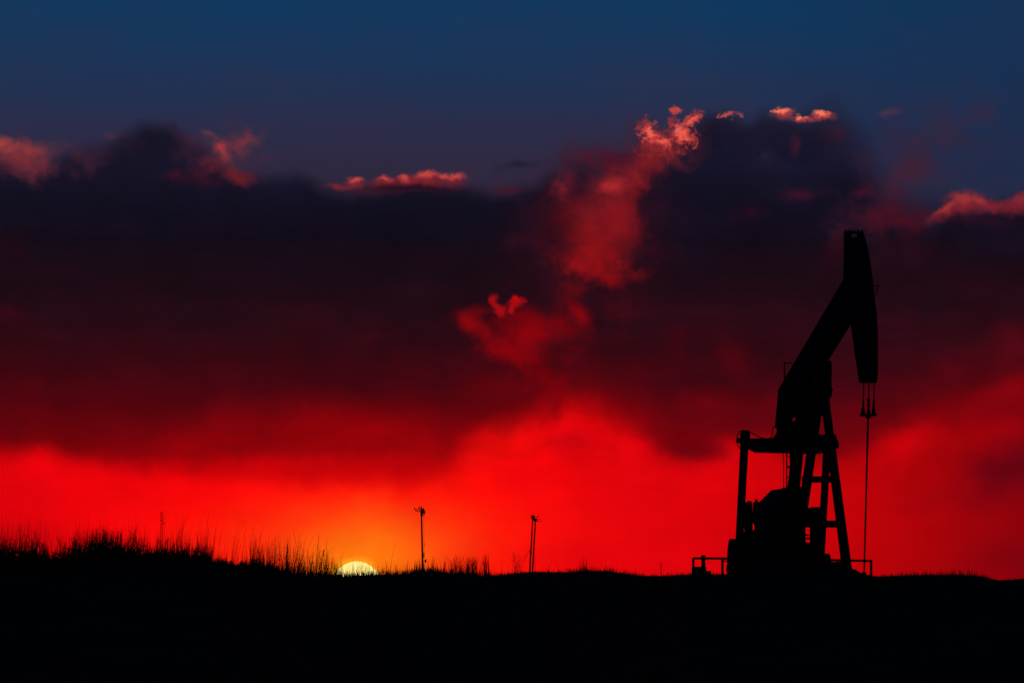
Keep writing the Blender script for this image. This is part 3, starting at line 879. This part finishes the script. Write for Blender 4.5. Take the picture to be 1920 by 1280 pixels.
utility_pole("lone wooden power pole just right of the setting sun, crossarms reaching left", 900.0, (789.9, 951), (792.6, 1066), 0.13, 0.175,
    [((776.5, 954), (794.5, 955.6)), ((779, 958), (796.5, 959.4))],
    [(789.8, 951.5, 0.22, 0.5), (786.5, 951, 0.1, 0.4), (794, 957, 0.22, 0.9), (796, 960, 0.2, 0.5), (791.2, 957, 0.5, 0.7), (790.8, 963, 0.42, 0.7), (794.8, 965, 0.14, 0.5), (795.3, 1020, 0.10, 0.5), (795, 1040, 0.16, 0.9), (797.6, 1051, 0.30, 0.5)],
    [((794.5, 966), (795.2, 1036), 0.022)])
utility_pole("nearer and darker of two leaning poles standing close together", 1000.0, (999.4, 966), (993.0, 1074), 0.13, 0.18,
    [((996, 969.3), (1010.5, 968.4))],
    [(996.2, 967, 0.12, 0.6), (1000.5, 966, 0.12, 0.5), (998.6, 969, 0.62, 0.55), (1001.3, 973, 0.4, 0.5), (993.0, 1033, 0.12, 0.5)],
    [])
utility_pole("farther paler of two leaning poles, half behind the darker one", 1500.0, (1004.2, 971.5), (998.2, 1076), 0.21, 0.25,
    [((1000.5, 974), (1012.6, 972.8)), ((1004, 976.6), (1016, 977.4))],
    [(1003.9, 974.5, 0.75, 0.6), (1006, 974, 0.4, 0.7), (996.8, 1037, 0.15, 0.5)],
    [((1002.6, 1040), (1003, 1076), 0.03)])
def wire(label, p, q, sag, r_):
    pts = []
    for k in range(17):
        f = k / 16.0
        pts.append(p.lerp(q, f) + Vector((0, 0, -sag * 4 * f * (1 - f))))
    o = tube("power_line", pts, r_, None, M_cable, 4)
    tag(o, label, "power line", "power lines between the poles")
wire("upper faint power line sagging between the lone pole and the leaning poles", at(794, 953, 899.8), at(999, 966, 999.8), 1.2, 0.006)
wire("lower faint power line sagging between the lone pole and the leaning poles", at(795.5, 957.5, 899.8), at(1001, 970, 999.8), 1.25, 0.006)

# ------------------------------------------------------------------ grass
class Blades:
    def __init__(s): s.v = []; s.f = []
    def blade(s, base, h, w, lean, curl=1.8, seg=4, head=0.0, kink=0.0):
        yaw = random.uniform(0, math.pi)
        wd = Vector((math.cos(yaw), math.sin(yaw), 0))
        o = len(s.v)
        ld = Vector((lean[0], lean[1], 0))
        for i in range(seg + 1):
            t = i / seg
            c = base + Vector((0, 0, h * (t - 0.25 * min(1.0, ld.length) * t * t))) + ld * (h * t ** curl)
            if kink and t > 0.7: c = c + Vector((kink * h * (t - 0.7) * 2.2, 0, -abs(kink) * h * (t - 0.7) * 1.6))
            ww = w * (1 - 0.85 * t)
            if head and t >= 0.7: ww = w * head * (1.2 - t)
            if i == seg:
                s.v.append(tuple(c))
            else:
                s.v.append(tuple(c - wd * ww / 2)); s.v.append(tuple(c + wd * ww / 2))
        for i in range(seg - 1):
            a = o + 2 * i
            s.f.append((a, a + 1, a + 3, a + 2))
        a = o + 2 * (seg - 1)
        s.f.append((a, a + 1, a + 2))
    def sprig(s, base, h, w, lean):
        """a stalk with a loose seed head: side branches near the top"""
        s.blade(base, h, w, lean, 1.8, 6)
        for k in range(7):
            t = random.uniform(0.62, 0.98)
            p = base + Vector((lean[0] * h * t ** 1.8, lean[1] * h * t ** 1.8, h * t))
            s.blade(p, h * random.uniform(0.08, 0.16), w * 0.8, (random.uniform(-0.6, 0.6), random.uniform(-0.5, 0.5)), 1.2, 3)
    def build(s, name, mat, parent=None):
        me = bpy.data.meshes.new(name); me.from_pydata(s.v, [], s.f); me.update(); me.materials.append(mat)
        o = bpy.data.objects.new(name, me); col.objects.link(o)
        if parent: o.parent = parent
        return o

def gp(px, dd):
    d = interp(CDIST, px) + dd
    p = on_ground(px, d); p.z -= 0.01
    return p, d / F

# tall reeds on the rise at left: height of the dense top, in rows, by bearing
HT = [(-150, 40), (0, 52), (30, 58), (60, 62), (78, 54), (90, 48), (125, 46), (142, 46), (170, 50), (200, 52), (235, 44), (262, 56), (285, 26), (305, 44),
      (340, 40), (390, 38), (398, 16), (430, 14), (460, 18), (490, 20), (520, 14), (600, 10)]
DN = [(-150, 1), (70, 1.0), (95, 0.7), (140, 1.0), (260, 1.0), (390, 0.9), (400, 0.55), (470, 0.5), (520, 0.4), (600, 0.25)]
B = Blades()
tufts = []
for k in range(640):
    px_ = random.uniform(-150, 560)
    if random.random() > interp(DN, px_): continue
    tufts.append((px_, random.uniform(-9, 5), random.uniform(0.35, 1.15), random.randint(4, 20), random.uniform(2, 12)))
for px_, dd, sc_, n, spread in tufts:
    p, m_ = gp(px_, dd)
    top_h = interp(HT, px_) * sc_ * 1.22
    lx = random.gauss(0.02, 0.05)
    for j in range(n):
        q = p + Vector((random.gauss(0, spread * 0.5) * m_, random.gauss(0, 0.25), 0))
        q.z = ground_h(q.x, q.y) - 0.01
        h = top_h * m_ * random.uniform(0.45, 1.1)
        B.blade(q, h, random.uniform(0.007, 0.016), (lx + random.gauss(0, 0.07), random.gauss(0, 0.1)), 1.8, 4, head=random.choice((0, 0, 1.3, 2.0)), kink=random.choice((0, 0, 0, 0.3, -0.25)))
# low dense mat under them and thin single stalks above them
for k in range(5200):
    px_ = random.uniform(-150, 560); p, m_ = gp(px_, random.uniform(-10, 6))
    if random.random() > interp(DN, px_): continue
    B.blade(p, interp(HT, px_) * m_ * random.uniform(0.12, 0.55), random.uniform(0.010, 0.024), (random.gauss(0, 0.22), random.gauss(0, 0.2)), 1.5, 3)
for k in range(520):
    px_ = random.uniform(-150, 470); p, m_ = gp(px_, random.uniform(-8, 6))
    B.blade(p, interp(HT, px_) * m_ * random.uniform(1.2, 1.95), random.uniform(0.004, 0.009), (random.gauss(0.03, 0.10), random.gauss(0, 0.08)), 2.0, 6)
for k in range(110):
    px_ = random.uniform(325, 490); p, m_ = gp(px_, random.uniform(-6, 6))
    B.blade(p, random.uniform(45, 112) * m_, random.uniform(0.005, 0.009), (random.gauss(0.10, 0.12), random.gauss(0, 0.08)), 2.0, 7)
tag(B.build("reed_bed", M_reed), "dense band of tall dark reeds along the rise at left", "reeds", kind='stuff')

# sparser tall grass in front of and left of the sun
B = Blades()
for k in range(1300):
    px_ = random.uniform(470, 640); p, m_ = gp(px_, random.uniform(-20, 8))
    e = random.random()
    h = 8 + 54 * e ** 2.2 + (30 if random.random() < 0.10 else 0)
    h *= 1.0 - 0.35 * sm((px_ - 600) / 40.0)
    B.blade(p, h * m_, random.uniform(0.006, 0.014) * m_ / 0.0115, (random.gauss(0.02, 0.14), random.gauss(0, 0.1)), 1.9, 5, head=random.choice((0, 0, 1.5)), kink=random.choice((0, 0, 0, 0, 0.35)))
for k in range(1600):
    px_ = random.uniform(470, 830); p, m_ = gp(px_, random.uniform(-25, 10))
    B.blade(p, random.uniform(2, 13) * m_, random.uniform(0.008, 0.018) * m_ / 0.0115, (random.gauss(0, 0.25), random.gauss(0, 0.2)), 1.5, 3)
for k in range(130):
    px_ = random.uniform(635, 720); p, m_ = gp(px_, random.uniform(-20, 8))
    B.blade(p, random.uniform(8, 34) * m_, random.uniform(0.006, 0.012) * m_ / 0.0115, (random.gauss(0.02, 0.12), random.gauss(0, 0.1)), 1.9, 5)
for k in range(210):
    px_ = random.uniform(715, 835); p, m_ = gp(px_, random.uniform(-20, 8))
    h = 5 + 30 * random.random() ** 2.2
    B.blade(p, h * m_, random.uniform(0.008, 0.016) * m_ / 0.0115, (random.gauss(0.02, 0.12), random.gauss(0, 0.1)), 1.9, 5)
for k in range(150):
    px_ = random.uniform(470, 640); p, m_ = gp(px_, random.uniform(-14, 8))
    hh = random.uniform(40, 96) * (1.0 - 0.45 * sm((px_ - 590) / 50.0))
    B.blade(p, hh * m_, random.uniform(0.004, 0.008) * m_ / 0.0115, (random.gauss(0.05, 0.13), random.gauss(0, 0.1)), 2.0, 7, head=random.choice((0, 0, 0, 2.0)), kink=random.choice((0, 0, 0, 0, 0.4, -0.3)))
tag(B.build("sparse_grass", M_grass), "thin tall grass standing against the orange glow around the sun", "grass", kind='stuff')

# short grass along the rest of the skyline
B = Blades()
FR = [(830, 10), (860, 18), (925, 12), (960, 5), (1000, 6), (1060, 8), (1090, 14), (1130, 8), (1160, 10), (1200, 8), (1280, 8), (1350, 8), (1420, 4), (1600, 4), (1640, 7),
      (1680, 10), (1760, 14), (1820, 14), (1860, 8), (1920, 8), (2150, 9)]
for k in range(5200):
    px_ = random.uniform(830, 2150); p, m_ = gp(px_, random.uniform(-14, 3))
    h = interp(FR, px_) * (0.25 + 0.9 * random.random() ** 2.0)
    if random.random() < 0.03: h *= 1.9
    B.blade(p, h * m_, random.uniform(0.008, 0.022) * m_ / 0.0145, (random.gauss(0, 0.2), random.gauss(0, 0.2)), 1.6, 3)
for k in range(190):
    px_ = random.gauss(872, 34); p, m_ = gp(px_, random.uniform(-12, 2))
    B.blade(p, (4 + 44 * random.random() ** 1.9) * m_, random.uniform(0.008, 0.02) * m_ / 0.0145, (random.gauss(0.06, 0.16), random.gauss(0, 0.1)), 1.9, 5, head=random.choice((0, 0, 1.5)), kink=random.choice((0, 0, 0, 0.35, -0.3)))
for k in range(120):
    px_ = random.uniform(940, 1180); p, m_ = gp(px_, random.uniform(-12, 2))
    B.blade(p, (3 + 30 * random.random() ** 2.6) * m_, random.uniform(0.006, 0.014) * m_ / 0.0145, (random.gauss(0.03, 0.2), random.gauss(0, 0.1)), 1.9, 5)
tag(B.build("skyline_grass", M_grass), "short grass fringe along the skyline either side of the pump", "grass", kind='stuff')

# grass over the near slope, down to the camera
B = Blades()
for k in range(9000):
    d = 30 + 120 * random.random() ** 0.7
    px_ = random.uniform(-500, 2400); x = d * (px_ - 960) / F
    if d > interp(CDIST, px_) - 2: continue
    p = Vector((x, d, ground_h(x, d) - 0.01))
    lim = 0.75 * (CAM_Z + d * (HOR - interp(CREST, px_)) / F - p.z)
    B.blade(p, min(random.uniform(0.06, 0.22), max(0.03, lim)), random.uniform(0.006, 0.014), (random.gauss(0, 0.3), random.gauss(0, 0.3)), 1.5, 3)
tag(B.build("field_grass", M_grass), "dark low grass covering the slope below the skyline", "grass", kind='stuff')

# tufts and stalks one can tell apart
def clump(name, label, cat, px_, d_off, group, fill):
    p, m_ = gp(px_, d_off)
    root = empty(name, p, label, cat, group)
    b = Blades(); fill(b, m_)
    tag(b.build("stems", M_grass, root), kind="stuff")
    return root
def dense(cols, n_each, hmin, hmax, w, spread, lx=0.0):
    def fill(b, m_):
        for c_ in cols:
            for j in range(n_each):
                b.blade(Vector(((c_ + random.gauss(0, spread)) * m_, random.gauss(0, 0.4), -0.02)), random.uniform(hmin, hmax) * m_, w, (random.gauss(lx, 0.06), random.gauss(0, 0.06)), 1.8, 5, head=random.choice((0, 1.4)))
    return fill
G = "grass clumps along the skyline"
clump("grass_clump", "thick dark clump of upright stems between the lone pole and the leaning pair", "grass clump", 882, -6, G, dense((-6, -4, 3, 5, 10), 16, 18, 44, 0.034, 1.1, 0.03))
clump("grass_clump", "loose slanting clump left against the thick dark stems", "grass clump", 858, -5, G, dense((-14, -8, -2, 4, 9), 10, 12, 38, 0.026, 2.6, 0.12))
clump("grass_clump", "narrow tapering clump just right of the thick dark stems", "grass clump", 912, -5, G, dense((-3, 0, 4), 14, 16, 50, 0.030, 1.0, -0.06))
def bush(b, m_):
    for j in range(34):
        a = random.gauss(0, 0.32)
        b.sprig(Vector((random.gauss(0, 4) * m_, random.gauss(0, 0.3), -0.02)), random.uniform(14, 42) * m_, 0.013, (a, random.gauss(0, 0.15)))
clump("thin_bush", "faint airy bush just left of the leaning pair of poles", "bush", 972, -4, None, bush)
clump("grass_clump", "small tuft on the low hill right of the leaning poles", "grass clump", 1094, -6, G, dense((-6, 0, 2, 5), 9, 5, 30, 0.022, 2.0))
clump("grass_clump", "dark tuft at the foot of the lone pole", "grass clump", 786, -6, G, dense((-8, -3, 2, 9), 12, 6, 26, 0.030, 2.0))

def stalk(label, px_, d_off, hpx, lean, w, fork=None):
    p, m_ = gp(px_, d_off)
    root = empty("tall_stalk", p, label, "grass stalk", "single tall stalks left of the sun")
    b = Blades()
    b.sprig(Vector((0, 0, -0.02)), hpx * m_, w * m_ / 0.0115, (lean, 0.02)) if fork is None else b.blade(Vector((0, 0, -0.02)), hpx * m_, w * m_ / 0.0115, (lean, 0.02), 1.9, 8, kink=fork)
    b.build("stem", M_grass, root)
ST = [("tall stalk leaning left, tallest of those left of the sun", 530, -10, 96, -0.10, 0.010, 0.0),
      ("tall stalk bending right, straight above the bare dip left of the sun", 556, -12, 98, 0.14, 0.010, 0.0),
      ("stalk with a broken tip folded over to the left", 562, -6, 62, 0.05, 0.016, -0.45),
      ("thick stalk arching over to the right with a drooping tip", 578, -8, 58, -0.10, 0.014, -0.7),
      ("dark bushy stalk closest to the sun on its left", 602, -9, 56, 0.10, 0.026, None),
      ("second dark bushy stalk from the sun, thinner", 609, -9, 50, -0.04, 0.018, None),
      ("forked stalk with a seed head, left of the folded one", 538, -8, 60, 0.02, 0.016, None),
      ("leaning stalk with a seed head nearest the reed bed", 515, -7, 62, 0.02, 0.016, None),
      ("bare curved stalk just right of the sun", 732, -12, 70, 0.18, 0.009, 0.0),
      ("short stalk with a hooked head just right of the sun", 731, -9, 38, 0.05, 0.016, 0.45)]
for a in ST: stalk(*a)
